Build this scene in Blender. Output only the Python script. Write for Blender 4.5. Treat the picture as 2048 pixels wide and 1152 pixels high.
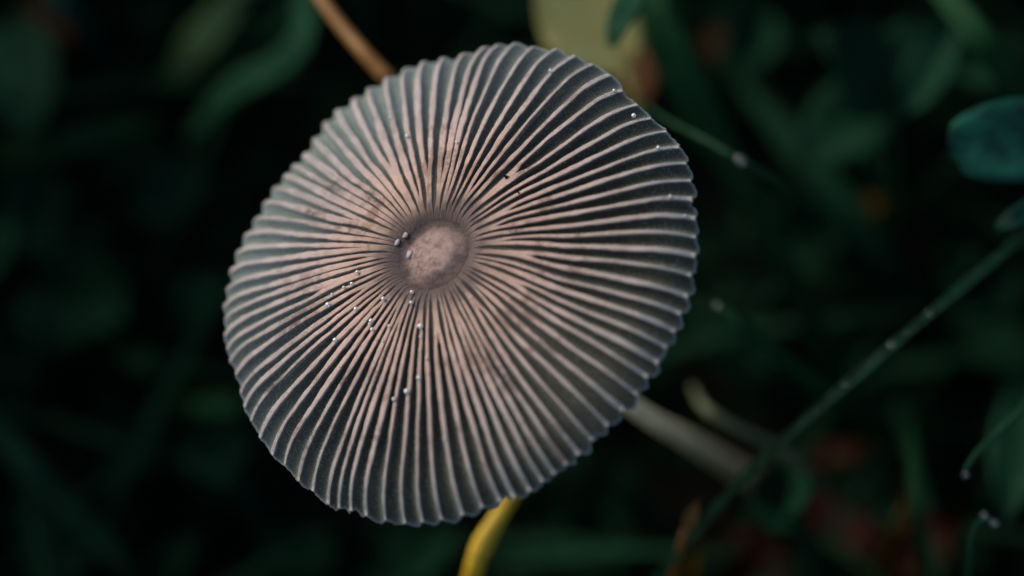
# A pleated inkcap in wet undergrowth, seen from above through a macro lens.
# 1 Blender unit = 1 cm.
import bpy, math, random
import numpy as np
from mathutils import Vector, Matrix

random.seed(7)
rng = np.random.default_rng(7)
scene = bpy.context.scene
for o in list(bpy.data.objects):
    bpy.data.objects.remove(o)
scene.unit_settings.system = 'METRIC'
scene.unit_settings.scale_length = 0.01

# ------------------------------------------------------------------ camera
PITCH = math.radians(22)
CP, SP = math.cos(PITCH), math.sin(PITCH)
XR = Vector((1, 0, 0)); YU = Vector((0, CP, SP)); ZB = Vector((0, -SP, CP))
FOCUS = 13.5
FPX = 2048 * 100 / 36.0
APEX_C = Vector(((862 - 1024) / FPX * FOCUS, -(503 - 576) / FPX * FOCUS, -FOCUS))
APEX = Vector((0, 0, 4.0))
def cam2w(v): return XR * v[0] + YU * v[1] + ZB * v[2]
CAM = APEX - cam2w(APEX_C)
cd = bpy.data.cameras.new('camera')
cd.lens = 100; cd.sensor_width = 36
cd.clip_start = 0.5; cd.clip_end = 6000
cd.dof.use_dof = True
cd.dof.focus_distance = FOCUS + 0.11
cd.dof.aperture_fstop = 0.1 / 0.64          # iris 0.64 cm wide in this scene's units
cam = bpy.data.objects.new('camera', cd)
scene.collection.objects.link(cam)
cam.matrix_world = Matrix(((1, 0, 0, CAM.x), (0, YU.y, ZB.y, CAM.y), (0, YU.z, ZB.z, CAM.z), (0, 0, 0, 1)))
scene.camera = cam

# ------------------------------------------------------------------ light
SUN_DIR = Vector((-0.70, 0.52, 0.49)).normalized()       # towards the light: upper left
w = bpy.data.worlds.new('World'); scene.world = w; w.use_nodes = True
nt = w.node_tree
bg = nt.nodes['Background']
sky = nt.nodes.new('ShaderNodeTexSky')
sky.sky_type = 'NISHITA'; sky.sun_disc = False
sky.sun_elevation = math.asin(SUN_DIR.z)
sky.sun_rotation = math.atan2(SUN_DIR.x, SUN_DIR.y)
sky.air_density = 1.0; sky.dust_density = 3.0; sky.ozone_density = 1.0
nt.links.new(sky.outputs[0], bg.inputs[0])
bg.inputs[1].default_value = 0.115
ld = bpy.data.lights.new('sun', 'SUN')
ld.energy = 1.5; ld.angle = math.radians(30); ld.color = (1.0, 0.95, 0.90)
sun = bpy.data.objects.new('sun', ld); scene.collection.objects.link(sun)
sun.rotation_euler = SUN_DIR.to_track_quat('Z', 'Y').to_euler()
sun.location = (0, 0, 40)
scene.view_settings.view_transform = 'Standard'
scene.view_settings.look = 'None'
scene.view_settings.exposure = 0.36
scene.view_settings.gamma = 1.0
scene.view_settings.use_curve_mapping = False
scene.render.engine = 'CYCLES'
cy = scene.cycles
cy.use_denoising = True
cy.caustics_reflective = False; cy.caustics_refractive = False
cy.max_bounces = 6; cy.diffuse_bounces = 3; cy.glossy_bounces = 3; cy.transmission_bounces = 6
cy.sample_clamp_indirect = 4

# ------------------------------------------------------------------ helpers
GZ = -1.75                                  # the soil
def Q(px, py, d):
    if d > 15.5: d = 15.5 + (d - 15.5) * 1.9
    """the point on the sight line through photo pixel (px, py), d cm deep"""
    return CAM + cam2w(((px - 1024) / FPX * d, -(py - 576) / FPX * d, -d))
def ground_hit(px, py, z=0.0):
    a = Q(px, py, 1.0) - CAM
    return CAM + a * ((z - CAM.z) / a.z)
def proj(p):
    r = p - CAM
    d = -r.dot(ZB)
    return 1024 + r.dot(XR) / d * FPX, 576 - r.dot(YU) / d * FPX, d
def tag(o, label=None, cat=None, group=None, kind=None):
    if label: o['label'] = label
    if cat: o['category'] = cat
    if group: o['group'] = group
    if kind: o['kind'] = kind
    return o
def mesh(name, verts, faces, mat, parent=None, smooth=True, attrs=None):
    me = bpy.data.meshes.new(name)
    off = parent_origin(parent) if parent is not None else Vector((0, 0, 0))
    me.from_pydata([tuple(Vector(v) - off) for v in verts], [], faces)
    if attrs:
        for k, vals in attrs.items():
            a = me.attributes.new(k, 'FLOAT', 'POINT')
            a.data.foreach_set('value', np.asarray(vals, dtype=np.float32))
    me.polygons.foreach_set('use_smooth', [smooth] * len(me.polygons))
    me.materials.append(mat); me.update()
    o = bpy.data.objects.new(name, me); scene.collection.objects.link(o)
    if parent is not None: o.parent = parent
    return o
def parent_origin(p):
    v = Vector((0, 0, 0))
    while p is not None:
        v += p.location; p = p.parent
    return v
def empty(name, loc):
    o = bpy.data.objects.new(name, None); scene.collection.objects.link(o)
    o.location = loc; o.empty_display_size = 0.2
    return o
def spline(pts, n):
    """Catmull-Rom through pts (tuples of floats of any width)"""
    P = np.array(pts, float)
    if len(P) == 2: return P[0] + (P[1] - P[0]) * np.linspace(0, 1, n)[:, None]
    E = np.vstack([2 * P[0] - P[1], P, 2 * P[-1] - P[-2]])
    out = []
    for u in np.linspace(0, len(P) - 1 - 1e-6, n):
        i = int(u); t = u - i
        a, b, c, d = E[i:i + 4]
        out.append(0.5 * (2 * b + (c - a) * t + (2 * a - 5 * b + 4 * c - d) * t * t + (3 * b - a - 3 * c + d) * t ** 3))
    return np.array(out)

# ------------------------------------------------------------------ materials
def nodes(name):
    m = bpy.data.materials.new(name); m.use_nodes = True
    t = m.node_tree
    return m, t, t.nodes['Principled BSDF']
def noise(t, scale, detail=4, rough=0.55, coord='Object'):
    tc = t.nodes.new('ShaderNodeTexCoord'); n = t.nodes.new('ShaderNodeTexNoise')
    n.inputs['Scale'].default_value = scale; n.inputs['Detail'].default_value = detail
    n.inputs['Roughness'].default_value = rough
    t.links.new(tc.outputs[coord], n.inputs['Vector'])
    return n.outputs['Fac']
def ramp(t, fac, stops, interp='LINEAR'):
    r = t.nodes.new('ShaderNodeValToRGB'); r.color_ramp.interpolation = interp
    e = r.color_ramp.elements
    while len(e) > 1: e.remove(e[-1])
    e[0].position = stops[0][0]; e[0].color = (*stops[0][1], 1)
    for p, c in stops[1:]:
        k = e.new(p); k.color = (*c, 1)
    t.links.new(fac, r.inputs[0])
    return r.outputs[0]
def mixc(t, fac, a, b, mode='MIX'):
    m = t.nodes.new('ShaderNodeMix'); m.data_type = 'RGBA'; m.blend_type = mode
    for s, v in ((0, fac), (6, a), (7, b)):
        if isinstance(v, (int, float)): m.inputs[s].default_value = v
        elif isinstance(v, tuple): m.inputs[s].default_value = (*v, 1)
        else: t.links.new(v, m.inputs[s])
    return m.outputs[2]
def attr(t, name):
    a = t.nodes.new('ShaderNodeAttribute'); a.attribute_name = name
    return a.outputs['Fac']
def math_(t, op, a, b):
    m = t.nodes.new('ShaderNodeMath'); m.operation = op
    for i, v in enumerate((a, b)):
        if isinstance(v, (int, float)): m.inputs[i].default_value = v
        else: t.links.new(v, m.inputs[i])
    return m.outputs[0]
def bump(t, b, h, strength, dist):
    n = t.nodes.new('ShaderNodeBump'); n.inputs['Strength'].default_value = strength
    n.inputs['Distance'].default_value = dist
    t.links.new(h, n.inputs['Height']); t.links.new(n.outputs[0], b.inputs['Normal'])
def plant(name, c1, c2, rough=0.42, spec=0.5, scale=6.0, trans=0.0):
    m, t, b = nodes(name)
    col = ramp(t, noise(t, scale, 5), [(0.3, c1), (0.7, c2)])
    t.links.new(col, b.inputs['Base Color'])
    b.inputs['Roughness'].default_value = rough
    b.inputs['Specular IOR Level'].default_value = spec
    bump(t, b, noise(t, scale * 6, 3), 0.35, 0.02)
    return m

TAN = (0.62, 0.40, 0.30)
def rib_material():
    m, t, b = nodes('rib_flesh')
    wander = math_(t, 'MULTIPLY', math_(t, 'SUBTRACT', noise(t, 9.0, 4, 0.6), 0.5), -0.16)
    rad = math_(t, 'ADD', attr(t, 'radius'), wander)
    base = ramp(t, rad, [(0.00, (0.105, 0.077, 0.072)), (0.165, (0.095, 0.069, 0.066)), (0.21, (0.16, 0.112, 0.102)), (0.28, (0.41, 0.285, 0.235)), (0.38, (0.51, 0.355, 0.295)),
                         (0.54, (0.49, 0.368, 0.325)), (0.75, (0.45, 0.37, 0.337)), (0.9, (0.41, 0.365, 0.34)), (1.0, (0.32, 0.325, 0.31))])
    # the whole flesh varies rib by rib and in blotches
    v = ramp(t, noise(t, 5.0, 5, 0.6), [(0.25, (0.72, 0.70, 0.68)), (0.55, (1, 1, 1)), (0.8, (1.10, 1.06, 1.02))])
    c = mixc(t, 1.0, base, v, 'MULTIPLY')
    fine = ramp(t, noise(t, 90.0, 4, 0.7), [(0.3, (0.80, 0.78, 0.76)), (0.6, (1, 1, 1))])
    c = mixc(t, 0.8, c, fine, 'MULTIPLY')
    # brown rub marks, with shapes of their own
    st = ramp(t, noise(t, 3.1, 6, 0.75), [(0.545, (0, 0, 0)), (0.62, (1, 1, 1))])
    c = mixc(t, math_(t, 'MULTIPLY', st, 0.7), c, (0.17, 0.10, 0.068))
    c = mixc(t, math_(t, 'MULTIPLY', attr(t, 'pale_side'), 0.65), c, (0.53, 0.46, 0.485))  # ribs turn paler towards the outer upper left
    brk = ramp(t, noise(t, 22.0, 5, 0.7), [(0.40, (0, 0, 0)), (0.56, (1, 1, 1))])
    c = mixc(t, math_(t, 'MULTIPLY', math_(t, 'MULTIPLY', attr(t, 'stain'), brk), 0.95), c, (0.085, 0.052, 0.046))
    t.links.new(c, b.inputs['Base Color'])
    b.inputs['Roughness'].default_value = 0.75
    b.inputs['Specular IOR Level'].default_value = 0.3
    b.inputs['Sheen Weight'].default_value = 0.35
    b.inputs['Sheen Tint'].default_value = (0.75, 0.88, 1.0, 1)
    b.inputs['Sheen Roughness'].default_value = 0.3
    bump(t, b, noise(t, 70.0, 5, 0.7), 0.5, 0.012)
    return m
def membrane_material():
    m, t, b = nodes('cap_membrane')
    rad = attr(t, 'radius')
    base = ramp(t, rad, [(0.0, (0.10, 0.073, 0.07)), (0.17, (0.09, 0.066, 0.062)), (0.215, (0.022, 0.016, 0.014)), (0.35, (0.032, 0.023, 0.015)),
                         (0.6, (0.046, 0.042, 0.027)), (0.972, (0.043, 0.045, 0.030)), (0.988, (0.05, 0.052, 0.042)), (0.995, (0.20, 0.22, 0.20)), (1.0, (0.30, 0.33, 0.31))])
    v = ramp(t, noise(t, 7.0, 5, 0.6), [(0.3, (0.72, 0.72, 0.72)), (0.7, (1.25, 1.25, 1.22))])
    c = mixc(t, 1.0, base, v, 'MULTIPLY')
    g = ramp(t, noise(t, 120.0, 3, 0.8), [(0.35, (0.6, 0.6, 0.6)), (0.62, (1.1, 1.1, 1.1)), (0.75, (2.2, 2.2, 2.2))])
    c = mixc(t, 0.8, c, g, 'MULTIPLY')
    c = mixc(t, math_(t, 'MULTIPLY', attr(t, 'pale_side'), 0.9), c, (0.27, 0.325, 0.35))  # skin between the ribs turns paler and bluer on that side too
    t.links.new(c, b.inputs['Base Color'])
    b.inputs['Roughness'].default_value = 0.7
    b.inputs['Specular IOR Level'].default_value = 0.35
    b.inputs['Sheen Weight'].default_value = 0.25
    b.inputs['Sheen Tint'].default_value = (0.75, 0.88, 0.92, 1)
    b.inputs['Sheen Roughness'].default_value = 0.4
    bump(t, b, noise(t, 110.0, 4, 0.75), 0.5, 0.01)
    return m
def disc_material():
    m, t, b = nodes('disc_flesh')
    rad = attr(t, 'radius')
    base = ramp(t, rad, [(0.0, (0.56, 0.40, 0.35)), (0.10, (0.52, 0.37, 0.325)), (0.128, (0.36, 0.26, 0.235)), (0.155, (0.17, 0.122, 0.113)), (0.185, (0.105, 0.077, 0.072))])
    v = ramp(t, noise(t, 26.0, 6, 0.7), [(0.30, (0.50, 0.42, 0.38)), (0.5, (1, 1, 1)), (0.7, (1.25, 1.22, 1.22))])
    c = mixc(t, 1.0, base, v, 'MULTIPLY')
    s = ramp(t, noise(t, 75.0, 3, 0.7), [(0.27, (0.35, 0.25, 0.2)), (0.36, (1, 1, 1))])
    c = mixc(t, 0.7, c, s, 'MULTIPLY')
    t.links.new(c, b.inputs['Base Color'])
    b.inputs['Roughness'].default_value = 0.7
    b.inputs['Specular IOR Level'].default_value = 0.35
    bump(t, b, noise(t, 45.0, 6, 0.8), 1.0, 0.035)
    return m
def simple(name, c, rough=0.6, spec=0.4, n=20, var=0.3):
    m, t, b = nodes(name)
    col = ramp(t, noise(t, n, 4), [(0.3, tuple(x * (1 - var) for x in c)), (0.7, tuple(min(1, x * (1 + var)) for x in c))])
    t.links.new(col, b.inputs['Base Color'])
    b.inputs['Roughness'].default_value = rough; b.inputs['Specular IOR Level'].default_value = spec
    return m
def water_material(name, glint_white, shine):
    m, t, b = nodes(name)
    t.nodes.remove(b)
    out = t.nodes['Material Output']
    tr = t.nodes.new('ShaderNodeBsdfTransparent'); tr.inputs[0].default_value = (0.96, 0.98, 1, 1)
    gl = t.nodes.new('ShaderNodeBsdfGlossy'); gl.inputs['Roughness'].default_value = 0.12
    tl = t.nodes.new('ShaderNodeBsdfTranslucent'); tl.inputs[0].default_value = (0.9, 0.95, 1, 1)
    df = t.nodes.new('ShaderNodeBsdfDiffuse'); df.inputs[0].default_value = (0.9, 0.95, 1, 1)
    def mix(f, x, y):
        k = t.nodes.new('ShaderNodeMixShader'); k.inputs[0].default_value = f
        t.links.new(x, k.inputs[1]); t.links.new(y, k.inputs[2]); return k.outputs[0]
    soft = mix(0.5, tl.outputs[0], df.outputs[0])
    body = mix(glint_white, tr.outputs[0], soft)  # white mixed into the body stands in for the drop's bright glints
    t.links.new(mix(shine, body, gl.outputs[0]), out.inputs['Surface'])
    return m
M_RIB = rib_material(); M_MEM = membrane_material(); M_DISC = disc_material(); M_WATER = water_material('lit_water', 0.72, 0.30); M_WATER_SHADED = water_material('shaded_water', 0.012, 0.07)  # same water twice: whitened as if lit, duller as if in shade
M_STEM = simple('stem_flesh', (0.90, 0.64, 0.35), 0.55, 0.4, 6, 0.15)
M_FUZZ = simple('pale_hair', (0.54, 0.60, 0.50), 0.8, 0.2, 3, 0.1)
M_GILL = simple('gill_flesh', (0.05, 0.045, 0.04), 0.8, 0.2)
M_FLAKE = simple('flake_film', (0.34, 0.29, 0.31), 0.6, 0.25, 30, 0.15)
M_DIRT = simple('dark_grit', (0.012, 0.009, 0.007), 0.8, 0.2)
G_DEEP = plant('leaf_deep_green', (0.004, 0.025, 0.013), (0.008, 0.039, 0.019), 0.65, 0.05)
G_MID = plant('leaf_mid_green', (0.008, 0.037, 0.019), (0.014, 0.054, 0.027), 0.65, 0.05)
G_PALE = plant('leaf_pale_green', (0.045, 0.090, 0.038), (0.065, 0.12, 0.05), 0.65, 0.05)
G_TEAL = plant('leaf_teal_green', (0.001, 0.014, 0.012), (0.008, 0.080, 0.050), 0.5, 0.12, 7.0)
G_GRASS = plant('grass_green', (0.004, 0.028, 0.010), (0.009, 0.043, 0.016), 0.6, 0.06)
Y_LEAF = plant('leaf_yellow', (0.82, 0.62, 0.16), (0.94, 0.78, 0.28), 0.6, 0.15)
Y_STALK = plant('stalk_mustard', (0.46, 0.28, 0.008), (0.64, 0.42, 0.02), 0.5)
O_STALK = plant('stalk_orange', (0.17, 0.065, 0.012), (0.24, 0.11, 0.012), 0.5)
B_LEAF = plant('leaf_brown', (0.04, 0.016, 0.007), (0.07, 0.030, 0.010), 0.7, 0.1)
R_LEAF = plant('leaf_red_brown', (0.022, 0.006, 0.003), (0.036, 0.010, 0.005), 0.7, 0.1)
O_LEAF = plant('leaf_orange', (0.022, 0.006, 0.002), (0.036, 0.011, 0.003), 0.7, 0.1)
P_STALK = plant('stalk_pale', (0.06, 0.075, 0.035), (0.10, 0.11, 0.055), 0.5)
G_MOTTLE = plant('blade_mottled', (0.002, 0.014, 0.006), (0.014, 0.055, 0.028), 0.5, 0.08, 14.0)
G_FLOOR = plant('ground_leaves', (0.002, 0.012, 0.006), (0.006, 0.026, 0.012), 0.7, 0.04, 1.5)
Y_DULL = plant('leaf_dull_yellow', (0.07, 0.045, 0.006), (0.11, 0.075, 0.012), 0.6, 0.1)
M_SOIL = plant('soil', (0.006, 0.006, 0.004), (0.018, 0.016, 0.010), 0.9, 0.15, 2.0)

# ------------------------------------------------------------------ ground
n = 90
gx = np.sign(np.linspace(-1, 1, n)) * (np.abs(np.linspace(-1, 1, n)) ** 4) * 3000
V, Fc = [], []
for j in range(n):
    for i in range(n):
        x, y = gx[i], gx[j]
        V.append((x, y, GZ + 0.10 * math.sin(x * 1.7 + 0.6 * y) * math.cos(y * 1.3) if abs(x) + abs(y) < 60 else GZ))
for j in range(n - 1):
    for i in range(n - 1):
        a = j * n + i
        Fc.append((a, a + 1, a + n + 1, a + n))
tag(mesh('ground', V, Fc, M_SOIL), kind='structure')

# ------------------------------------------------------------------ the mushroom
TILT, AZ = math.radians(35), math.radians(135)
HGT, CURL, R0 = 0.19, 0.055, 1.22
nc = Vector((math.sin(TILT) * math.cos(AZ), math.sin(TILT) * math.sin(AZ), math.cos(TILT)))
uc = (Vector((1, 0, 0)) - nc * nc.x).normalized(); wc = nc.cross(uc)
CN, CU, CW = cam2w(nc), cam2w(uc), cam2w(wc)
def fprof(r):
    s = r / R0
    return -HGT * (0.9 * s ** 2 + 0.1 * s ** 4)
def moat(r):
    return -0.034 * math.exp(-((r - 0.165) / 0.045) ** 2)
RTAB = None                                 # the rim's radius by angle, once known
def curl(r, th):
    """how far the edge has rolled down"""
    if RTAB is None: return -CURL
    Rm = RTAB[int((th % (2 * math.pi)) / (2 * math.pi) * 720) % 720]
    return -CURL * max(0.0, (r / Rm - 0.85) / 0.15) ** 2
def cap_pt(r, th, dz=0.0):
    return APEX + CU * (r * math.cos(th)) + CW * (r * math.sin(th)) + CN * (fprof(r) + curl(r, th) + moat(r) + dz)
def cap_hit(px, py):
    """where the sight line through a photo pixel meets the smooth cap: (r, angle)"""
    dvec = Q(px, py, 1.0) - CAM
    t = FOCUS
    def g(t):
        p = CAM + dvec * t - APEX
        x, y, z = p.dot(CU), p.dot(CW), p.dot(CN)
        r = math.hypot(x, y)
        return z - fprof(r) - curl(r, math.atan2(y, x)), r, math.atan2(y, x)
    for _ in range(80):
        a = g(t)[0]; b = g(t + 1e-4)[0]
        t -= 0.7 * a / ((b - a) / 1e-4)
    _, r, th = g(t)
    return r, th
# where each rib meets the rim, clockwise
RIM = [(1029,84),(1069,94),(1113,97),(1150,111),(1185,128),(1221,150),(1243,179),(1278,212),(1303,237),(1334,263),(1359,295),(1372,325),(1382,362),
 (1385,398),(1391,439),(1392,475),(1391,512),(1383,552),(1376,593),(1361,631),(1350,664),(1334,695),(1316,727),(1297,752),(1275,789),(1247,822),
 (1216,852),(1186,881),(1157,910),(1132,931),(1108,949),(1085,964),(1062,981),(1027,995),(1002,1004),(965,1016),(926,1031),(882,1040),(845,1045),
 (812,1047),(770,1041),(734,1032),(701,1022),(677,1016),(660,1010),(624,982),(596,962),(570,932),(544,910),(521,878),(501,840),(488,815),(482,790),
 (472,750),(459,723),(454,702),(448,670),(451,640),(446,615),(453,580),(460,544),(472,509),(488,473),(510,440),(528,408),(545,376),(570,352),
 (584,332),(611,311),(624,281),(651,242),(670,221),(710,196),(737,177),(774,155),(811,136),(848,122),(886,116),(931,107),(971,93),(994,89)]
ribs = sorted((th, r) for r, th in (cap_hit(*p) for p in RIM))
NR = len(ribs)
TH = [a for a, _ in ribs]; RR = [b for _, b in ribs]
_t = np.array([a % (2 * math.pi) for a in TH]); _o = np.argsort(_t); _t = _t[_o]; _r = np.array(RR)[_o]
_g = np.interp(np.arange(720) / 720 * 2 * math.pi, np.r_[_t - 2 * math.pi, _t, _t + 2 * math.pi], np.r_[_r, _r, _r])
_k = np.ones(21) / 21
RTAB = np.convolve(np.r_[_g[-10:], _g, _g[:10]], _k, 'valid')
TH = [TH[i] + 0.35 * 0.5 * (((TH[(i + 1) % len(TH)] - TH[i]) % (2 * math.pi)) - ((TH[i] - TH[i - 1]) % (2 * math.pi))) for i in range(len(TH))]
def sm(a, b, x):
    t = min(1, max(0, (x - a) / (b - a))); return t * t * (3 - 2 * t)
def gap(i): return (TH[(i + 1) % NR] - TH[i]) % (2 * math.pi)
# wobble of every rib's course
WOB = [(random.uniform(0, 6.3), random.uniform(4, 8), random.uniform(0.0015, 0.0045), random.uniform(0, 6.3), random.uniform(13, 22), random.uniform(0.0006, 0.0016)) for _ in range(NR)]
# near the disc the ribs stand evenly, whatever their spacing at the rim
EVEN0 = sum(((TH[i] - (-math.pi + 2 * math.pi * i / NR)) for i in range(NR))) / NR
PAIR = {}
_i = 0
while _i < NR - 1:
    if random.random() < 0.42:
        PAIR[_i] = random.uniform(0.30, 0.42) if random.random() < 0.6 else random.uniform(0.42, 0.62); _i += 2
    else: _i += 1
def rib_angle(i, r):
    i %= NR
    even = -math.pi + 2 * math.pi * i / NR + EVEN0
    k = 0.55 * (1 - sm(0.2, 0.75, r))
    th = TH[i] * (1 - k) + even * k
    a, f, m, b, g, q = WOB[i]
    if i in PAIR: th += 0.24 * gap(i) * (1 - sm(PAIR[i] - 0.10, PAIR[i] + 0.10, r))
    if i - 1 in PAIR: th -= 0.24 * gap(i - 1) * (1 - sm(PAIR[i - 1] - 0.10, PAIR[i - 1] + 0.10, r))
    return th + (m * math.sin(a + f * r) + q * math.sin(b + g * r)) / max(r, 0.25) * sm(0.15, 0.4, r)
RI = 0.10
CLOSE = []                                  # radius at which the slit right after rib i opens
for i in range(NR):
    c = PAIR[i] if i in PAIR else random.uniform(0.218, 0.25)
    CLOSE.append(c)
def half_width(r):
    return 0.5 * (0.0155 + 0.0105 * sm(0.24, 0.6, r) - 0.003 * sm(0.7, 1.2, r))
def depth(r, g):
    return 0.034 * sm(0.16, 0.95, r) * min(1.15, g / (2 * math.pi / NR))
NC, NROW = 12, 52
cols = []
for i in range(NR):
    for k in range(NC): cols.append((i, k / NC))
JIT = rng.normal(0, 1, (NR, NC))
NICK = [(random.uniform(0.2, 0.8), random.uniform(0.006, 0.022), random.uniform(0.08, 0.2)) if random.random() < 0.3 else None for _ in range(NR)]
LOBE = [random.uniform(0.001, 0.011) for _ in range(NR)]
def rim_r(i, t):
    a, b = RR[i], RR[(i + 1) % NR]
    k = int(round(t * NC)) % NC
    return a + (b - a) * (t * t * (3 - 2 * t)) + LOBE[i] * math.sin(math.pi * t) ** 0.7 + 0.0020 * JIT[i][k] * (t > 0) - (NICK[i][1] * math.exp(-((t - NICK[i][0]) / NICK[i][2]) ** 2) if NICK[i] else 0)
def mem_angle(i, t, r):
    a = rib_angle(i, r); b = rib_angle((i + 1) % NR, r)
    return a + ((b - a) % (2 * math.pi)) * t
def trough(i, t, r):
    g = gap(i)
    a = min(0.40, half_width(r) * 1.05 / (r * g))
    x = min(1.0, max(0.0, (t - a) / (1 - 2 * a)))
    return -depth(r, g) * math.sin(math.pi * x) ** 0.85
# dark blotches where the flesh has started to melt: (photo x, y, size)
BLOTCH = [(cap_hit(x, y), sz) for x, y, sz in ((628, 425, 0.075), (560, 392, 0.05), (668, 372, 0.07), (690, 455, 0.05), (600, 645, 0.10), (548, 770, 0.05), (612, 890, 0.07),
          (655, 850, 0.05), (1000, 345, 0.05), (1050, 335, 0.05), (1035, 458, 0.06), (1000, 300, 0.04), (690, 765, 0.05), (1010, 760, 0.07), (1090, 690, 0.06), (745, 395, 0.05), (900, 420, 0.05))]
BLOTCH = [(r * math.cos(t), r * math.sin(t), sz) for (r, t), sz in BLOTCH]
def stain(r, th):
    x, y = r * math.cos(th), r * math.sin(th)
    v = 0.0
    for bx, by, sz in BLOTCH:
        # drawn out along the ribs
        rb = math.hypot(bx, by); dr = (x * bx + y * by) / rb - rb; dt = (x * by - y * bx) / rb
        v = max(v, math.exp(-(dr / (sz * 1.4)) ** 2 - (dt / (sz * 0.7)) ** 2))
    return v
def pale_side(r, th):  # mask for the paler colour, strongest at the outer upper left
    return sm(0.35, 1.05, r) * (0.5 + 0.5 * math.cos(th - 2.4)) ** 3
V, A, ST, BL = [], [], [], []
for row in range(NROW + 1):
    s = (row / NROW) ** 0.85
    for i, t in cols:
        Rm = rim_r(i, t)
        r = RI + (Rm - RI) * s
        V.append(cap_pt(r, mem_angle(i, t, r), trough(i, t, r) - 0.02 * (1 - sm(0.20, 0.235, r))))
        A.append(r / Rm if s > 0.9 else r / R0 if r / R0 < 0.9 else 0.9)
        th_ = mem_angle(i, t, r); ST.append(stain(r, th_)); BL.append(pale_side(r, th_))
C = len(cols)
Fc = []
for row in range(NROW):
    for c in range(C):
        d = (c + 1) % C
        Fc.append((row * C + c, (row + 1) * C + c, (row + 1) * C + d, row * C + d))
STEM_PX = [(1268, 815, 15.15), (1368, 874, 15.75), (1475, 940, 16.35), (1590, 1008, 17.0), (1630, 1030, 17.35)]
stem_base = Q(*STEM_PX[-1])
mush = empty('mushroom', stem_base)
tag(mush, 'grey-beige pleated mushroom with a wide ribbed cap on a thin pale stem', 'mushroom')
cap = mesh('cap', V, Fc, M_MEM, mush, attrs={'radius': A, 'stain': ST, 'pale_side': BL})
sol = cap.modifiers.new('thickness', 'SOLIDIFY'); sol.thickness = 0.006; sol.offset = -1
# ribs: each a raised strip with its own wavering width
NS = 44
for i in range(NR):
    V, A, Fc, ST, BL = [], [], [], [], []
    p1, p2, p3 = random.uniform(0, 6), random.uniform(0, 6), random.uniform(0, 6)
    wid = random.uniform(0.64, 1.0) * (1 + 0.5 * max(0, math.cos(TH[i] - 2.35)))    # broader on the upper-left side
    hi = random.uniform(0.8, 1.2)
    rstart = 0.185
    rend = RR[i] - 0.001
    for k in range(NS + 1):
        u = k / NS
        r = rstart + (rend - rstart) * u ** 0.9
        hw = half_width(r) * wid * (1 + 0.16 * math.sin(p1 + 8 * r) + 0.09 * math.sin(p2 + 23 * r) + 0.07 * math.sin(p3 + 61 * r))
        hwl = hw * (1 + 0.10 * random.uniform(-1, 1)); hwr = hw * (1 + 0.10 * random.uniform(-1, 1))
        gl = ((rib_angle(i, r) - rib_angle(i - 1, r)) % (2 * math.pi)) * r
        gr = ((rib_angle((i + 1) % NR, r) - rib_angle(i, r)) % (2 * math.pi)) * r
        # inside the radius where a slit opens the ribs run together
        def side(hw, g, c):
            k = 1 - sm(c - 0.012, c + 0.03, r)
            mx = 0.515 * g
            return min(mx * 0.86, hw) * (1 - k) + mx * k, 1 - sm(c - 0.03, c, r)
        (L, kl), (Rt, kr) = side(hwl, gl, CLOSE[i - 1]), side(hwr, gr, CLOSE[i])
        th = rib_angle(i, r)
        top = (0.0025 + 0.0035 * sm(0.17, 0.6, r)) * hi * (1 - 0.5 * sm(rend - 0.05, rend, r)) + 0.0008 * math.sin(p3 + 40 * r)
        bl = -0.005
        br = -0.005
        bl = bl * (1 - kl) + top * 0.96 * kl; br = br * (1 - kr) + top * 0.96 * kr
        for q, zz in ((-1.0, bl), (-0.93, top * 0.88), (-0.6, top * 0.99), (0.0, top), (0.6, top * 0.99), (0.93, top * 0.88), (1.0, br)):
            off = q * (L if q < 0 else Rt)
            V.append(cap_pt(r, th + off / r, zz)); A.append(r / R0); ST.append(stain(r, th + off / r)); BL.append(pale_side(r, th))
    for k in range(NS):
        for q in range(6):
            a = k * 7 + q
            Fc.append((a, a + 7, a + 8, a + 1))
    Fc.append(tuple(NS * 7 + q for q in range(7)))
    ro = mesh('rib', V, Fc, M_RIB, cap, attrs={'radius': A, 'stain': ST, 'pale_side': BL})
    for f in range(0, NS * 6):
        if f % 6 in (0, 5) and f > 6 * 8: ro.data.polygons[f].use_smooth = False
# short pale hairs on the skin between the ribs, denser towards the margin
NH = 110000
hi_ = rng.integers(0, NR, NH * 4); ht_ = rng.uniform(0.0, 1.0, NH * 4); hr_ = np.sqrt(rng.uniform(0.07, 1.0, NH * 4))
side_ = 0.5 + 0.5 * np.cos(np.array(TH)[hi_] - 2.4)         # fewer hairs away from the upper left
keep = rng.uniform(0, 1, NH * 4) < np.clip((hr_ - 0.30) / 0.45, 0.05, 1.0) * np.clip((1.0 - hr_) / 0.05, 0.15, 1.0) * (0.10 + 0.90 * side_ ** 2.6)
V, Fc = [], []
for i, t, rs, lift, az, hh in zip(hi_[keep][:NH], ht_[keep], hr_[keep], rng.uniform(0, 0.5, NH * 4), rng.uniform(0, 6.283, NH * 4), rng.uniform(0.007, 0.015, NH * 4)):
    i = int(i); t = float(t)
    a, b = RR[i], RR[(i + 1) % NR]
    r = float(rs) * (a + (b - a) * t)
    th = mem_angle(i, t, r)
    p = cap_pt(r, th, trough(i, t, r) - 0.001 if 0.14 < t < 0.86 else 0.002)
    e1 = CU * math.cos(az) + CW * math.sin(az); e2 = CW * math.cos(az) - CU * math.sin(az)
    q = p + CN * hh + e2 * (hh * lift)
    k = len(V)
    V += [p - e1 * 0.0011, p + e1 * 0.0011, q]
    Fc.append((k, k + 1, k + 2))
tag(mesh('pale_side', V, Fc, M_FUZZ, cap, smooth=False), kind='stuff')
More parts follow.
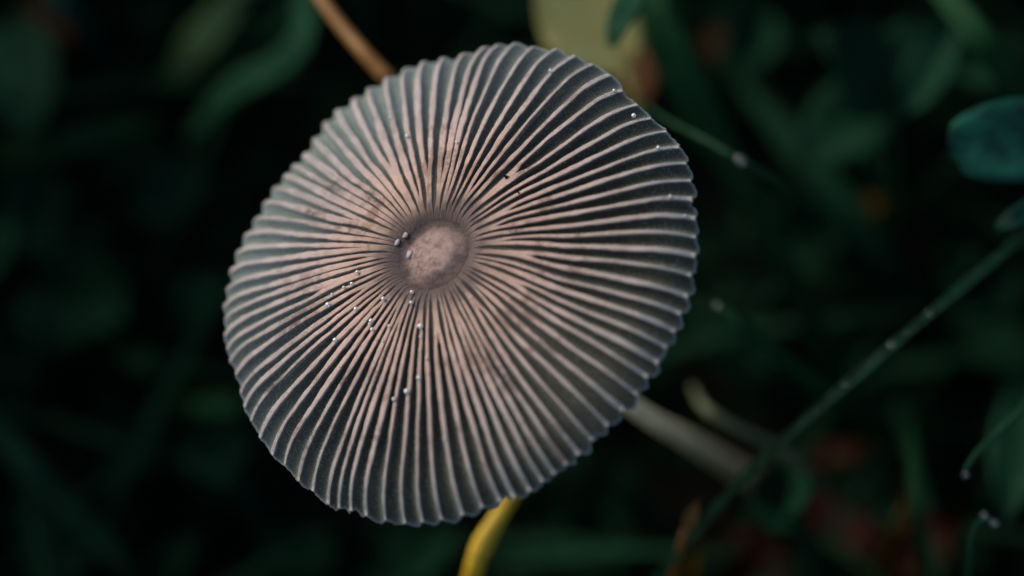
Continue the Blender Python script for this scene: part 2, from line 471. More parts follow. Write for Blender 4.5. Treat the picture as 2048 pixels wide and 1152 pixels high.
# gills hang below every rib (dark, seen only from the side)
V, Fc = [], []
for i in range(NR):
    b0 = len(V)
    for k in range(9):
        r = 0.16 + (RR[i] - 0.02 - 0.16) * k / 8
        th = rib_angle(i, r)
        dp = 0.09 * math.sin(math.pi * min(1, 0.12 + 0.88 * k / 8)) ** 0.7
        V += [cap_pt(r, th, -0.012), cap_pt(r, th, -0.012 - dp)]
    for k in range(8):
        a = b0 + 2 * k
        Fc.append((a, a + 1, a + 3, a + 2))
tag(mesh('gills', V, Fc, M_GILL, cap), kind='stuff')
# the central disc: a low rough button standing in its moat
V, A, Fc = [], [], []
NA, NB = 72, 26
for j in range(NB + 1):
    r = 0.205 * j / NB
    for k in range(NA):
        th = 2 * math.pi * k / NA
        edge = 0.142 * (1 + 0.06 * math.sin(2 * th + 0.6) + 0.05 * math.sin(5 * th) + 0.03 * math.sin(11 * th + 2))
        x, y = r * math.cos(th), r * math.sin(th)
        h = 0.006 * (1 - sm(edge * 0.35, edge * 1.25, r))
        h += 0.0022 * math.sin(62 * x + 1 + 20 * y) * math.sin(55 * y + 2) * (1 - sm(0.12, 0.18, r)) + 0.0015 * math.sin(140 * x + 3) * math.sin(150 * y) * (1 - sm(0.13, 0.18, r))
        V.append(cap_pt(r, th, h - moat(r) * (1 - sm(0.06, 0.15, r)) * 0.4 - 0.010 + 0.012 * sm(0.13, 0.18, r) - 0.014 * sm(0.19, 0.205, r))); A.append(r / edge * 0.142)
for j in range(NB):
    for k in range(NA):
        d = (k + 1) % NA
        Fc.append((j * NA + k, (j + 1) * NA + k, (j + 1) * NA + d, j * NA + d))
mesh('disc', V, Fc, M_DISC, cap, attrs={'radius': A})
# torn pale flakes at the disc's edge
for (px, py, a, b, rot) in ((807, 467, 0.015, 0.018, 0.4), (792, 484, 0.020, 0.012, 0.9), (817, 507, 0.014, 0.022, -0.3)):
    r, th = cap_hit(px, py)
    c0 = cap_pt(r, th, 0.006)
    ex = (XR * math.cos(rot) + YU * math.sin(rot)); ey = CN.cross(ex).normalized(); ex = ey.cross(CN)
    V, Fc = [c0 + CN * 0.001], []
    K = 9
    for ring, hh in ((1.0, 0.0005), (1.02, -0.006)):
        for k in range(K):
            t = 2 * math.pi * k / K
            j = 1 + 0.16 * math.sin(3 * t + px) + 0.10 * math.sin(5 * t + py)
            V.append(c0 + ex * (a * j * ring * math.cos(t)) + ey * (b * j * ring * math.sin(t)) + CN * (hh + 0.0015 * math.sin(2 * t)))
    for k in range(K):
        d = (k + 1) % K
        Fc.append((0, 1 + k, 1 + d)); Fc.append((1 + k, 1 + K + k, 1 + K + d, 1 + d))
    mesh('flake', V, Fc, M_FLAKE, cap)
# stem
def tube(name, pts, radii, mat, parent=None, seg=10, n=28, wob=0.0):
    P = spline([tuple(p) for p in pts], n)
    rr = np.interp(np.linspace(0, 1, n), np.linspace(0, 1, len(radii)), radii)
    V, Fc = [], []
    ref = Vector((0.3, 0.5, 0.8)).normalized()
    for k in range(n):
        a = Vector(P[max(0, k - 1)]); b = Vector(P[min(n - 1, k + 1)])
        tn = (b - a).normalized()
        if abs(tn.dot(ref)) > 0.95: ref = Vector((0.9, -0.3, 0.1)).normalized()
        e1 = tn.cross(ref).normalized(); e2 = tn.cross(e1)
        for q in range(seg):
            t = 2 * math.pi * q / seg
            rad = rr[k] * (1 + wob * random.uniform(-1, 1))
            V.append(Vector(P[k]) + e1 * (rad * math.cos(t)) + e2 * (rad * math.sin(t)))
    for k in range(n - 1):
        for q in range(seg):
            d = (q + 1) % seg
            Fc.append((k * seg + q, k * seg + d, (k + 1) * seg + d, (k + 1) * seg + q))
    Fc.append(tuple(range(seg))[::-1]); Fc.append(tuple((n - 1) * seg + q for q in range(seg)))
    return mesh(name, V, Fc, mat, parent)
tube('stem', [APEX - CN * 0.03, APEX - CN * 0.35] + [Q(*p) for p in STEM_PX] , [0.075, 0.058, 0.056, 0.058, 0.062, 0.066, 0.07], M_STEM, mush, 16, 40, 0.02)

# ------------------------------------------------------------------ water and grit on the cap
def drop(name, c, rad, up, label, group, squash=0.8, mat=None):
    V, Fc = [], []
    ex = up.cross(Vector((0.2, 0.9, 0.1))).normalized(); ey = up.cross(ex)
    NA, NB = 14, 8
    V.append(up * rad * squash)
    for j in range(1, NB):
        p = math.pi * j / NB
        for k in range(NA):
            t = 2 * math.pi * k / NA
            V.append(ex * (rad * math.sin(p) * math.cos(t)) + ey * (rad * math.sin(p) * math.sin(t)) + up * (rad * squash * math.cos(p)))
    V.append(up * -rad * squash)
    for k in range(NA):
        d = (k + 1) % NA
        Fc.append((0, 1 + k, 1 + d)); e = 1 + (NB - 2) * NA
        Fc.append((len(V) - 1, e + d, e + k))
        for j in range(NB - 2):
            a = 1 + j * NA
            Fc.append((a + k, a + NA + k, a + NA + d, a + d))
    o = mesh(name, V, Fc, mat or M_WATER)
    o.location = c
    return tag(o, label, 'dewdrop', group)
BELOW = [(661,619,6.5),(718,626,5.5),(771,602,5),(824,585,4.5),(828,608,4.5),(846,655,6.5),(746,645,5.5),(744,659,4.5),(739,648,2.5),(675,685,5.5),(778,653,3.2),
 (845,675,3.2),(768,684,2.5),(858,718,3.5),(846,758,5.5),(810,785,6),(785,800,4.5),(822,801,2.6),(753,857,2.4),(886,881,3.2),(706,569,4.2),(690,576,4),(667,593,3.2),(844,702,2.5),(717,543,4.2)]
ABOVE = [(783,238,4.2),(781,229,3.6),(815,276,4.2),(917,287,3.6)]
RIMD = [(1270,234,5.5),(1316,292,4.5),(1342,389,4),(1372,430,3),(1100,143,4),(1227,181,4)]
BIG = 'between the brown disc and the lower rim'
for lst, lab, grp in (([d for d in BELOW if d[2] >= 5], 'plump round dewdrop on a rib ' + BIG, 'plump dewdrops below the disc'),
                      ([d for d in BELOW if 3 <= d[2] < 5], 'small clear dewdrop on a rib ' + BIG, 'small dewdrops below the disc'),
                      ([d for d in BELOW if d[2] < 3], 'pinpoint dewdrop on a rib ' + BIG, 'pinpoint dewdrops below the disc'),
                      (ABOVE, 'tiny dewdrop on a pale rib towards the bluish upper rim', 'dewdrops on the pale ribs above the disc'),
                      (RIMD[:1], 'brightest dewdrop at the scalloped edge, on a rib end beside dark grooves', None),
                      (RIMD[1:], 'tiny dewdrop close to the scalloped edge beside the dark grooves', 'dewdrops near the scalloped edge')):
    for px, py, rp in lst:
        r, th = cap_hit(px, py)
        i = min(range(NR), key=lambda i: abs(((rib_angle(i, r) - th + math.pi) % (2 * math.pi)) - math.pi))
        dth = ((rib_angle(i, r) - th + math.pi) % (2 * math.pi)) - math.pi
        if abs(dth) * r < 0.03: th += 0.8 * dth
        rad = rp * 0.9 / 421
        drop('dewdrop', cap_pt(r, th, 0.012 + rad * 0.45), rad, CN, lab, grp)
for (px, py, s, lab) in ((1013, 355, 0.011, 'larger black crumb of soil on the tan ribs above the disc'),
                         (1038, 387, 0.006, 'pinpoint black soil speck on a rib beside a larger crumb'),
                         (966, 266, 0.0045, 'minute dark soil speck between ribs near the upper rim')):
    r, th = cap_hit(px, py)
    c0 = cap_pt(r, th, 0.014)
    V, Fc = [], []
    K = 7
    V.append(c0 + CN * s)
    for k in range(K):
        t = 2 * math.pi * k / K
        j = 1 + 0.5 * math.sin(2.3 * k + px)
        V.append(c0 + CU * (s * j * math.cos(t)) + CW * (s * j * math.sin(t)) - CN * (s * 0.5))
    for k in range(K): Fc.append((0, 1 + k, 1 + (k + 1) % K))
    Fc.append(tuple(range(K, 0, -1)))
    tag(mesh('soil_speck', V, Fc, M_DIRT, smooth=False), lab, 'soil speck')

# ------------------------------------------------------------------ undergrowth
UPV = Vector((0, 0, 1))
def ribbon(name, pts, widths, mat, parent=None, n=30, fold=0.25, roll=0.0, thick=0.008, face=None):
    """a grass blade: keeled strip of real thickness along pts"""
    P = spline([tuple(p) for p in pts], n)
    ww = np.interp(np.linspace(0, 1, n), np.linspace(0, 1, len(widths)), widths)
    V, Fc = [], []
    for k in range(n):
        a = Vector(P[max(0, k - 1)]); b = Vector(P[min(n - 1, k + 1)])
        tn = (b - a).normalized()
        fc = (face or (ZB * 0.7 + UPV * 0.3 - XR * 0.25)).normalized()
        nn = (fc - tn * fc.dot(tn))
        nn = nn.normalized() if nn.length > 1e-3 else XR
        rl = roll + 0.15 * math.sin(k * 0.3)
        sd = tn.cross(nn)
        sd, nn = sd * math.cos(rl) + nn * math.sin(rl), nn * math.cos(rl) - sd * math.sin(rl)
        h = ww[k] * 0.5; p = Vector(P[k])
        for q, z in ((-1, fold), (-0.5, fold * 0.35), (0, 0), (0.5, fold * 0.35), (1, fold)):
            V.append(p + sd * (h * q) + nn * (h * z + thick * 0.5 * (1 - q * q)))
        for q, z in ((1, fold), (0.5, fold * 0.35), (0, 0), (-0.5, fold * 0.35), (-1, fold)):
            V.append(p + sd * (h * q * 0.97) + nn * (h * z - thick * 0.5))
    for k in range(n - 1):
        for q in range(10):
            d = (q + 1) % 10
            Fc.append((k * 10 + q, (k + 1) * 10 + q, (k + 1) * 10 + d, k * 10 + d))
    Fc.append(tuple(range(10))); Fc.append(tuple((n - 1) * 10 + q for q in range(10))[::-1])
    return mesh(name, V, Fc, mat, parent)
def grass_blade(px, widths, mat, label, name='grass_blade', cat='grass blade', group='grass blades in the undergrowth', root=None, cut=False, **kw):
    """px: (x, y, depth) stations from tip to foot; the foot then runs down into the soil"""
    pts = [Q(*p) for p in px]
    if not cut:
        f = pts[-1]; g = pts[-1] + (pts[-1] - pts[-2]).normalized() * 0.8
        g.z = GZ - 0.05
        if f.z > GZ + 0.3: pts.append(g); widths = list(widths) + [widths[-1] * 0.8]
    o = ribbon(name, pts, widths, mat, **kw)
    return tag(o, label, cat, group)
def leaf_mesh(base, tip, width, mat, parent, normal, name='leaf_blade', cup=0.15, droop=0.1, shape=0.9, notch=0.0, wav=0.03, blunt=0.75):
    """an oval leaf with midrib crease, thickness and a slightly wavy margin"""
    NL, NW = 14, 6
    ax = tip - base; L = ax.length; t = ax.normalized()
    nn = (normal - t * normal.dot(t)).normalized(); sd = t.cross(nn)
    top, bot = [], []
    ph = random.uniform(0, 6)
    for j in range(NL + 1):
        u = j / NL
        hw = width * 0.5 * (math.sin(math.pi * min(1, 0.02 + 0.98 * u) ** shape) ** blunt)
        for k in range(NW + 1):
            q = k / NW * 2 - 1
            uu = u + notch * (abs(q) ** 1.0) * u * u
            p = base + t * (L * uu) + sd * (hw * q)
            z = cup * width * q * q - droop * L * u * u + 0.012 * (1 - min(1, abs(q) * 4)) * -1 + wav * width * math.sin(ph + 9 * u) * q * q
            top.append(p + nn * z); bot.append(p + nn * (z - 0.010 * (1.05 - abs(q))))
    V = top + bot; off = len(top); W = NW + 1
    Fc = []
    for j in range(NL):
        for k in range(NW):
            a = j * W + k
            Fc.append((a, a + 1, a + W + 1, a + W)); Fc.append((off + a, off + a + W, off + a + W + 1, off + a + 1))
    for j in range(NL):
        a = j * W; b = j * W + NW
        Fc.append((a, a + W, off + a + W, off + a)); Fc.append((b, off + b, off + b + W, b + W))
    for k in range(NW):
        Fc.append((k, off + k, off + k + 1, k + 1)); a = NL * W + k
        Fc.append((a, a + 1, off + a + 1, off + a))
    return mesh(name, V, Fc, mat, parent)
def leaf(b, tp, width, mat, label, name='leaf', cat='leaf', normal=None, group=None, foot=None, petiole=True, **kw):
    """a single leaf on its stalk; b and tp are (x, y, depth) of the blade's base and tip"""
    B, T = Q(*b), Q(*tp)
    f = Vector(foot) if foot else Vector((B.x + (B.x - T.x) * 0.5, B.y + (B.y - T.y) * 0.5, GZ))
    if f.z > B.z: f.z = GZ
    root = empty(name, f if petiole else B)
    leaf_mesh(B, T, width, mat, root, normal or (UPV * 0.8 + ZB * 0.4 + XR * random.uniform(-0.3, 0.1)), **kw)
    if petiole:
        mid = (f + B) * 0.5 + (B - T).normalized() * 0.15
        tube('petiole', [f, mid, B + (T - B) * 0.04], [0.03, 0.026, 0.02], mat, root, 6, 12)
    return tag(root, label, cat, group)
def clover(center, leaflets, mat, label, group='clovers in the undergrowth'):
    """leaflets: list of ((x, y, depth) tip, width)"""
    c = Q(*center)
    f = Vector((c.x + 0.2, c.y + 0.1, GZ))
    root = empty('clover', f)
    for tip, wd in leaflets:
        leaf_mesh(c, Q(*tip), wd, mat, root, UPV + ZB * 0.3 + XR * random.uniform(-0.3, 0.2), name='leaflet', cup=0.10, droop=0.05, shape=0.75, notch=-0.08)
    tube('leaf_stalk', [f, (f + c) * 0.5 + Vector((0.05, 0.05, 0)), c], [0.03, 0.028, 0.024], mat, root, 6, 12)
    return tag(root, label, 'clover', group)

# --- stalks and blades over the upper left
tag(tube('dry_stalk', [Q(590, -90, 15.5), Q(640, -5, 15.3), Q(690, 62, 15.2), Q(748, 128, 15.1), Q(800, 185, 15.2), Q(850, 270, 15.9), ground_hit(900, 420, GZ)],
         [0.030, 0.034, 0.038, 0.042, 0.044, 0.046, 0.05], O_STALK, None, 10, 36, 0.03), 'orange-brown dry stalk bending down behind the bluish upper rim of the cap', 'stalk')
tag(tube('dry_stalk', [Q(1080, 890, 15.6), Q(1040, 960, 15.2), Q(1000, 1030, 15.0), Q(966, 1088, 15.0), Q(945, 1150, 15.1), Q(928, 1240, 15.6), ground_hit(915, 1400, GZ)],
         [0.035, 0.042, 0.046, 0.060, 0.050, 0.050, 0.05], Y_STALK, None, 10, 36, 0.03), 'mustard-yellow bent stalk emerging from under the lower rim of the cap', 'stalk')
grass_blade([(335, 165, 17.3), (395, 92, 17.1), (440, 40, 17.1), (500, -40, 17.2), (540, -120, 17.4)], [0.10, 0.28, 0.22, 0.2, 0.16], G_PALE,
            'short broad pale-green blade in front of dark soil, beside a kinked green blade')
grass_blade([(370, 285, 17.0), (430, 215, 16.6), (490, 168, 16.4), (560, 132, 16.2), (604, 80, 16.2), (612, 0, 16.5), (600, -90, 17.2)], [0.08, 0.16, 0.2, 0.19, 0.17, 0.16, 0.15], G_MID,
            'kinked mid-green grass blade reaching towards the orange-brown stalk')
leaf((20, 40, 17.0), (62, 262, 16.7), 0.55, G_MID, 'hanging oval green leaf with a glossy tip beside a lying dark blade')
leaf((-40, 60, 16.4), (25, 190, 16.3), 0.34, G_DEEP, 'small dark-green leaf overlapping a hanging oval green leaf')
leaf((60, -30, 17.2), (140, 80, 17.0), 0.22, B_LEAF, 'narrow dull brown withered leaf above a hanging green leaf', name='withered_leaf', cat='dead leaf', petiole=True)
grass_blade([(330, 235, 17.2), (220, 262, 17.0), (100, 295, 16.9), (-60, 330, 17.1)], [0.06, 0.2, 0.24, 0.2], G_GRASS, 'dark-green blade lying flat below the hanging oval leaf')
grass_blade([(230, 120, 17.3), (170, 60, 17.1), (110, -10, 17.0), (60, -90, 17.2)], [0.05, 0.14, 0.16, 0.14], G_TEAL, 'short bluish blade beside the narrow withered leaf')
# --- left and lower left
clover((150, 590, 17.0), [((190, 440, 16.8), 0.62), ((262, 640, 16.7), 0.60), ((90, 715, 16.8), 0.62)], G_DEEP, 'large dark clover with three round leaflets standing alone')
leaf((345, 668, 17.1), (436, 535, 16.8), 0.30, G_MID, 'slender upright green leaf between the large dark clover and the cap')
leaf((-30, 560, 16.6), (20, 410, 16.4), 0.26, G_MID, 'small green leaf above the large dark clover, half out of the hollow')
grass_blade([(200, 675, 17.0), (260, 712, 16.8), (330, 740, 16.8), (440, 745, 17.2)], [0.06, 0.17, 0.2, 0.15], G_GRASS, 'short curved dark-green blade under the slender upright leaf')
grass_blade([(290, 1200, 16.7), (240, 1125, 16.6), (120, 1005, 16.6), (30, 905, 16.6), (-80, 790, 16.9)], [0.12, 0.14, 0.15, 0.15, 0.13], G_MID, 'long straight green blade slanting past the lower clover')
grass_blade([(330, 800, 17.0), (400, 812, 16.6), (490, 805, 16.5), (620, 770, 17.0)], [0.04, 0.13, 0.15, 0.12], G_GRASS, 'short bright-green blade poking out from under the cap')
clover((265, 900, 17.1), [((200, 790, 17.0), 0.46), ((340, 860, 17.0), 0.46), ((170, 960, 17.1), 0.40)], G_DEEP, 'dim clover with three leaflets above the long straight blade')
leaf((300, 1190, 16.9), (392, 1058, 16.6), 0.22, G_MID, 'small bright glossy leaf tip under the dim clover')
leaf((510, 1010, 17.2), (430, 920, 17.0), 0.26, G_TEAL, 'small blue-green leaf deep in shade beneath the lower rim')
leaf((300, 980, 17.2), (350, 870, 17.0), 0.2, G_MID, 'narrow leaf standing behind the dim clover')
leaf((760, 1190, 16.9), (905, 1050, 16.5), 0.30, G_MID, 'slanting green leaf just beside the mustard-yellow stalk')
leaf((740, 1120, 17.2), (800, 1030, 17.0), 0.26, G_DEEP, 'dark small leaf under the rim next to the slanting leaf')
# --- top, behind the rim
leaf((1255, 125, 16.0), (1078, -60, 15.8), 0.54, Y_LEAF, 'pale yellow rounded leaf behind the top of the cap', name='yellow_leaf', normal=Vector((-0.6, 0.25, 0.75)))
leaf((1215, 40, 16.6), (1290, 200, 16.3), 0.34, B_LEAF, 'orange-brown dead leaf tucked under the pale yellow leaf', name='withered_leaf', cat='dead leaf')
grass_blade([(1222, 92, 15.2), (1240, 45, 15.2), (1268, -10, 15.4), (1300, -90, 16.2)], [0.05, 0.15, 0.18, 0.16], G_MID, 'green blade tip crossing the pale yellow leaf')
grass_blade([(1275, -120, 16.2), (1300, 0, 16.0), (1370, 160, 16.0), (1450, 310, 16.1), (1560, 510, 16.3), (1650, 700, 16.6), (1720, 860, 17.0)], [0.2, 0.26, 0.25, 0.20, 0.18, 0.16, 0.14], G_GRASS,
            'long broad dark blade running past the whole side of the cap')
# --- right
grass_blade([(1480, 160, 17.0), (1580, 280, 16.8), (1700, 420, 16.7), (1790, 550, 16.8), (1880, 690, 17.2)], [0.06, 0.2, 0.2, 0.18, 0.16], G_DEEP, 'long dark blade crossing under the dewy thin stalk')
clover((1770, 190, 16.6), [((1640, 60, 16.3), 0.62), ((1905, 20, 16.4), 0.50), ((1590, 330, 16.4), 0.52)], G_MID, 'large mid-green clover with broad leaflets, one pointing at the cap')
leaf((1900, 60, 16.3), (1808, 225, 16.1), 0.30, G_MID, 'folded green leaf hanging over the large mid-green clover')
tag(tube('thin_stalk', [Q(1270, 200, 15.7), Q(1340, 243, 15.3), Q(1410, 280, 15.0), Q(1480, 322, 14.9), Q(1570, 375, 15.2), Q(1640, 430, 16.2), ground_hit(1690, 480, GZ)],
         [0.010, 0.016, 0.02, 0.022, 0.024, 0.026, 0.03], G_MOTTLE, None, 8, 32), 'thin green stalk carrying a single dewdrop beside the scalloped edge', 'stalk')
drop('dewdrop', Q(1480, 320, 14.86), 0.034, UPV, 'single large dewdrop on a thin stalk beside the scalloped edge', None, mat=M_WATER_SHADED)
leaf((2160, 270, 14.9), (1906, 292, 14.6), 0.46, G_TEAL, 'bright glossy teal leaf with a blunt end, clear of the clover', blunt=0.32, cup=0.05, normal=UPV + ZB * 0.6)
grass_blade([(1995, 455, 14.8), (2040, 432, 14.8), (2100, 400, 15.0), (2200, 360, 15.6)], [0.04, 0.12, 0.13, 0.12], G_TEAL, 'short teal blade tip under the bright glossy teal leaf')
grass_blade([(1850, -60, 15.8), (1930, 40, 15.6), (2000, 125, 15.6), (2080, 235, 15.8), (2180, 380, 16.6)], [0.12, 0.16, 0.16, 0.15, 0.14], G_GRASS, 'green blade slanting behind the large mid-green clover')
LONG = [(2140, 405, 15.2), (2050, 470, 14.9), (1930, 570, 14.75), (1840, 645, 14.7), (1700, 765, 14.7), (1590, 860, 14.8), (1500, 942, 14.9), (1400, 1055, 15.1), (1310, 1165, 15.4), (1250, 1260, 16.0)]
grass_blade(LONG, [0.04, 0.05, 0.06, 0.045, 0.062, 0.045, 0.055, 0.05, 0.045, 0.045], G_MOTTLE, 'long narrow dewy blade crossing in front of the pale mushroom stem', fold=0.5)
for px, py, d, rp in ((1690, 770, 14.65, 6), (1782, 690, 14.65, 7), (1742, 726, 14.65, 4), (1858, 626, 14.65, 5), (1812, 668, 14.65, 4), (1630, 822, 14.7, 4), (1600, 848, 14.7, 4)):
    drop('dewdrop', Q(px, py, d), rp / 395, UPV, 'small dewdrop clinging to the long narrow blade across the mushroom stem', 'dewdrops on the long narrow blade', mat=M_WATER_SHADED)
grass_blade([(1432, 608, 15.2), (1490, 655, 15.2), (1570, 720, 15.4), (1680, 800, 15.8), (1790, 870, 16.6)], [0.03, 0.08, 0.1, 0.11, 0.1], G_GRASS, 'thin dark blade with a dewy tip pointing at the scalloped edge')
drop('dewdrop', Q(1434, 610, 15.1), 0.021, UPV, 'pale dewdrop on the tip of a thin dark blade', None, mat=M_WATER_SHADED)
# --- lower right
tag(tube('bent_stalk', [Q(1385, 775, 15.9), Q(1410, 815, 15.7), Q(1470, 858, 15.7), Q(1545, 893, 15.8), Q(1620, 950, 15.9), Q(1700, 1005, 16.3), ground_hit(1790, 1060, GZ)],
         [0.02, 0.03, 0.034, 0.034, 0.03, 0.028, 0.026], P_STALK, None, 8, 32), 'pale greenish withered stalk parallel to the mushroom stem', 'stalk')
tag(tube('thin_stalk', [Q(1928, 945, 14.55), Q(1955, 905, 14.55), Q(2000, 862, 14.6), Q(2080, 785, 14.8), Q(2180, 700, 15.5), ground_hit(2240, 640, GZ)],
         [0.014, 0.016, 0.018, 0.02, 0.024, 0.03], G_MID, None, 8, 28), 'thin green stalk with a dewdrop hanging from its end', 'stalk')
drop('dewdrop', Q(1932, 951, 14.54), 0.022, UPV, 'dewdrop hanging from the end of a thin green stalk', None, mat=M_WATER_SHADED)
tag(tube('thin_stalk', [Q(1988, 1042, 14.5), Q(1962, 1040, 14.5), Q(1944, 1070, 14.5), Q(1938, 1130, 14.6), Q(1930, 1220, 15.2), ground_hit(1920, 1330, GZ)],
         [0.008, 0.012, 0.014, 0.016, 0.018, 0.024], G_MID, None, 8, 28), 'hooked thin tendril with two dewdrops at its curled end', 'tendril')
for px, py, rp in ((1968, 1030, 9), (1988, 1046, 10)):
    drop('dewdrop', Q(px, py, 14.45), rp / 400, UPV, 'dewdrop on the curled end of the hooked tendril', 'dewdrops on the hooked tendril', mat=M_WATER_SHADED)
leaf((2060, 760, 15.9), (2010, 1035, 15.6), 0.34, G_DEEP, 'dark oval leaf behind the stalk with a hanging dewdrop')
leaf((1480, 1190, 16.9), (1590, 1045, 16.7), 0.46, R_LEAF, 'crumpled red-brown dead leaf below the foot of the mushroom stem', name='dead_leaf', cat='dead leaf', wav=0.12, cup=0.3)
leaf((1600, 1010, 16.9), (1760, 1110, 16.7), 0.40, R_LEAF, 'dark red dead leaf lying in the middle of the leaf litter', name='dead_leaf', cat='dead leaf', wav=0.12, cup=0.2)
leaf((1780, 1130, 16.8), (1930, 1040, 16.5), 0.40, R_LEAF, 'reddish dead leaf behind the hooked tendril', name='dead_leaf', cat='dead leaf', wav=0.12, cup=0.25)
leaf((1560, 915, 17.0), (1770, 905, 16.8), 0.15, O_LEAF, 'curved orange-brown dead leaf behind the pale withered stalk', name='dead_leaf', cat='dead leaf', wav=0.1, cup=0.2, droop=-0.2)
leaf((1480, 890, 16.8), (1415, 835, 16.5), 0.12, O_LEAF, 'small orange dead leaf scrap touching the pale withered stalk', name='dead_leaf', cat='dead leaf', wav=0.1)
leaf((1370, 1060, 14.9), (1395, 1005, 14.75), 0.075, O_STALK, 'tiny orange bud beside the long narrow blade', name='bud', cat='bud', petiole=True)
leaf((1370, 1160, 15.9), (1395, 1090, 15.6), 0.12, Y_DULL, 'tiny yellow leaf below the orange bud', name='yellow_leaf')
leaf((1700, 440, 17.1), (1765, 400, 16.9), 0.17, Y_DULL, 'tiny fallen yellow leaf deep between the long blades', name='yellow_leaf')
leaf((1815, 1000, 16.0), (1818, 968, 15.9), 0.06, Y_DULL, 'minute yellow-green leaf on the soil above the leaf litter', name='yellow_leaf')
grass_blade([(1820, 860, 15.9), (1828, 960, 15.7), (1838, 1060, 15.7), (1846, 1190, 16.0)], [0.03, 0.07, 0.08, 0.08], G_GRASS, 'thin upright blade standing over the red-brown leaf litter')
grass_blade([(1555, 985, 15.9), (1585, 1040, 15.8), (1630, 1110, 15.9), (1680, 1200, 16.3)], [0.03, 0.08, 0.1, 0.1], G_DEEP, 'dark blade lying across the crumpled red-brown leaf')
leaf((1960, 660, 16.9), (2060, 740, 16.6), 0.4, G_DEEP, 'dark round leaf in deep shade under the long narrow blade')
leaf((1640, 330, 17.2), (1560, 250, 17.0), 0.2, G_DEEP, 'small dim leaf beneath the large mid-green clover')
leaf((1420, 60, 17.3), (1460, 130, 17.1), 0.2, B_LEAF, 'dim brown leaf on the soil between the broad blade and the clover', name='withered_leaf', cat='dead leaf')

# --- dim clovers all through the hollow
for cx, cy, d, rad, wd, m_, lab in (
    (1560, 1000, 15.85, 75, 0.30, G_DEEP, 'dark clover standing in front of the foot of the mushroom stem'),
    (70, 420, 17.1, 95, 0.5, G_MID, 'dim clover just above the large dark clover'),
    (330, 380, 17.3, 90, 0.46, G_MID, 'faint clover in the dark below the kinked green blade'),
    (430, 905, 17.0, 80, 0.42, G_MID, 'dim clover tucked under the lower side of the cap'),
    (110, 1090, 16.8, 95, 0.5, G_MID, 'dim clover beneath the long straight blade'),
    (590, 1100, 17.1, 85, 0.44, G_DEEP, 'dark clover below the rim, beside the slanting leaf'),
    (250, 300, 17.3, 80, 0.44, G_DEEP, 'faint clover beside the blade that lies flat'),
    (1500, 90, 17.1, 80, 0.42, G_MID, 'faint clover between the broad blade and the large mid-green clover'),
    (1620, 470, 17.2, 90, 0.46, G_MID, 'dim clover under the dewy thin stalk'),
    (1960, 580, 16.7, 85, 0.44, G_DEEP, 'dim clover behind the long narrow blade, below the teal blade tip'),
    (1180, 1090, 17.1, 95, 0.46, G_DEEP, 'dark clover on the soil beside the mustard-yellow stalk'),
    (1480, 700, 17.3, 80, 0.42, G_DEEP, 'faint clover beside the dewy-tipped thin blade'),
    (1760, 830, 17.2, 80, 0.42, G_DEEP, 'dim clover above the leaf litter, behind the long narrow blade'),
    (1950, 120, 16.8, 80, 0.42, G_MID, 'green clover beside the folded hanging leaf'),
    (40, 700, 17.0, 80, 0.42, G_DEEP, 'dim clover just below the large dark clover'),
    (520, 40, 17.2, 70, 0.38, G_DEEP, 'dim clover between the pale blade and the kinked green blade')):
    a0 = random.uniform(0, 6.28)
    clover((cx, cy, d), [((cx + rad * math.cos(a0 + k * 2.1), cy + rad * math.sin(a0 + k * 2.1), d - random.uniform(0.05, 0.2)), wd * random.uniform(0.85, 1.1)) for k in range(3)], m_, lab)

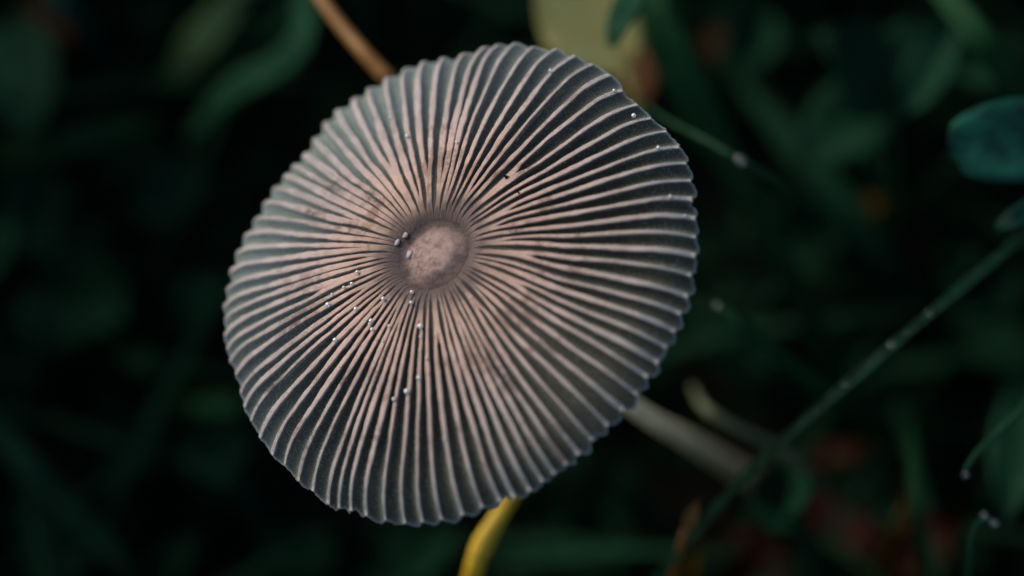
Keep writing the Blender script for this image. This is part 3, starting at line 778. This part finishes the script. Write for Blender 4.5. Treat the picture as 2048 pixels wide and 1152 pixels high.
# ------------------------------------------------------------------ masses nobody could count
def grass_mass(name, count, place, hmin, hmax, wmin, wmax, mat, reject=None):
    V, Fc = [], []
    made = tries = 0
    while made < count and tries < count * 30:
        tries += 1
        x, y = place()
        h = random.uniform(hmin, hmax); a = random.uniform(0, 6.283); ln = random.uniform(0.1, 0.7) * h * (2.2 if name == 'low_grass' else 1)
        wd = random.uniform(wmin, wmax)
        dx, dy = math.cos(a), math.sin(a)
        pts = [Vector((x + dx * ln * u * u, y + dy * ln * u * u, GZ + h * (u - 0.25 * u * u) / 0.75)) for u in (0, 0.35, 0.7, 1.0)]
        if reject and reject(pts): continue
        b0 = len(V)
        for p, ws in zip(pts, (0.8, 1.0, 0.75, 0.12)):
            s = Vector((-dy, dx, 0)) * (wd * 0.5 * ws)
            V += [p - s, p + Vector((dx, dy, 0)) * wd * 0.15 + Vector((0, 0, -0.02)), p + s]
        for k in range(3):
            for q in range(2):
                i0 = b0 + k * 3 + q
                Fc.append((i0, i0 + 1, i0 + 4, i0 + 3))
        made += 1
    return tag(mesh(name, V, Fc, mat), kind='stuff')
tag(grass_mass('moss', 2600, lambda: (random.uniform(-5, 6), random.uniform(-4.5, 5)), 0.15, 0.75, 0.03, 0.09, G_FLOOR),
    'short dark mossy growth covering the shaded soil', 'moss')
V, Fc = [], []
for _ in range(1100):
    c = Vector((random.uniform(-6, 7), random.uniform(-5, 6), GZ + random.uniform(0.0, 0.6)))
    nrm = Vector((random.uniform(-0.7, 0.4), random.uniform(-0.4, 0.6), 1)).normalized()
    e1 = nrm.cross(Vector((math.cos(_), math.sin(_), 0.1))).normalized(); e2 = nrm.cross(e1)
    a, b = random.uniform(0.10, 0.26), random.uniform(0.08, 0.18)
    k0 = len(V); V.append(c - nrm * 0.03)
    for k in range(8):
        t = k * math.pi / 4
        V.append(c + e1 * (a * math.cos(t)) + e2 * (b * math.sin(t)) + nrm * 0.02 * math.sin(3 * t))
    for k in range(8): Fc.append((k0, k0 + 1 + k, k0 + 1 + (k + 1) % 8))
tag(mesh('ground_cover', V, Fc, G_FLOOR), 'carpet of small dark leaves over the shaded soil', 'ground cover', kind='stuff')
def in_view(pts):
    for p in pts:
        x, y, d = proj(p)
        if d < 21.5 and -160 < x < 2208 and -160 < y < 1312: return True
    return False
tag(grass_mass('low_grass', 330, lambda: (random.uniform(-5, 6), random.uniform(-4.5, 5)), 0.8, 1.9, 0.06, 0.13, G_MID), 'thin low grass criss-crossing over the leafy soil', 'grass')
def ring():
    while True:
        x, y = random.uniform(-11, 12), random.uniform(-9, 10)
        if (x / 11.5) ** 2 + (y / 9.5) ** 2 < 1: return x, y
tag(grass_mass('shade_grass', 3200, ring, 2.5, 5.0, 0.10, 0.22, G_GRASS, in_view), 'tall green grass added out of view to shade the hollow', 'grass')  # unseen grass, added around the view to dim light on the undergrowth
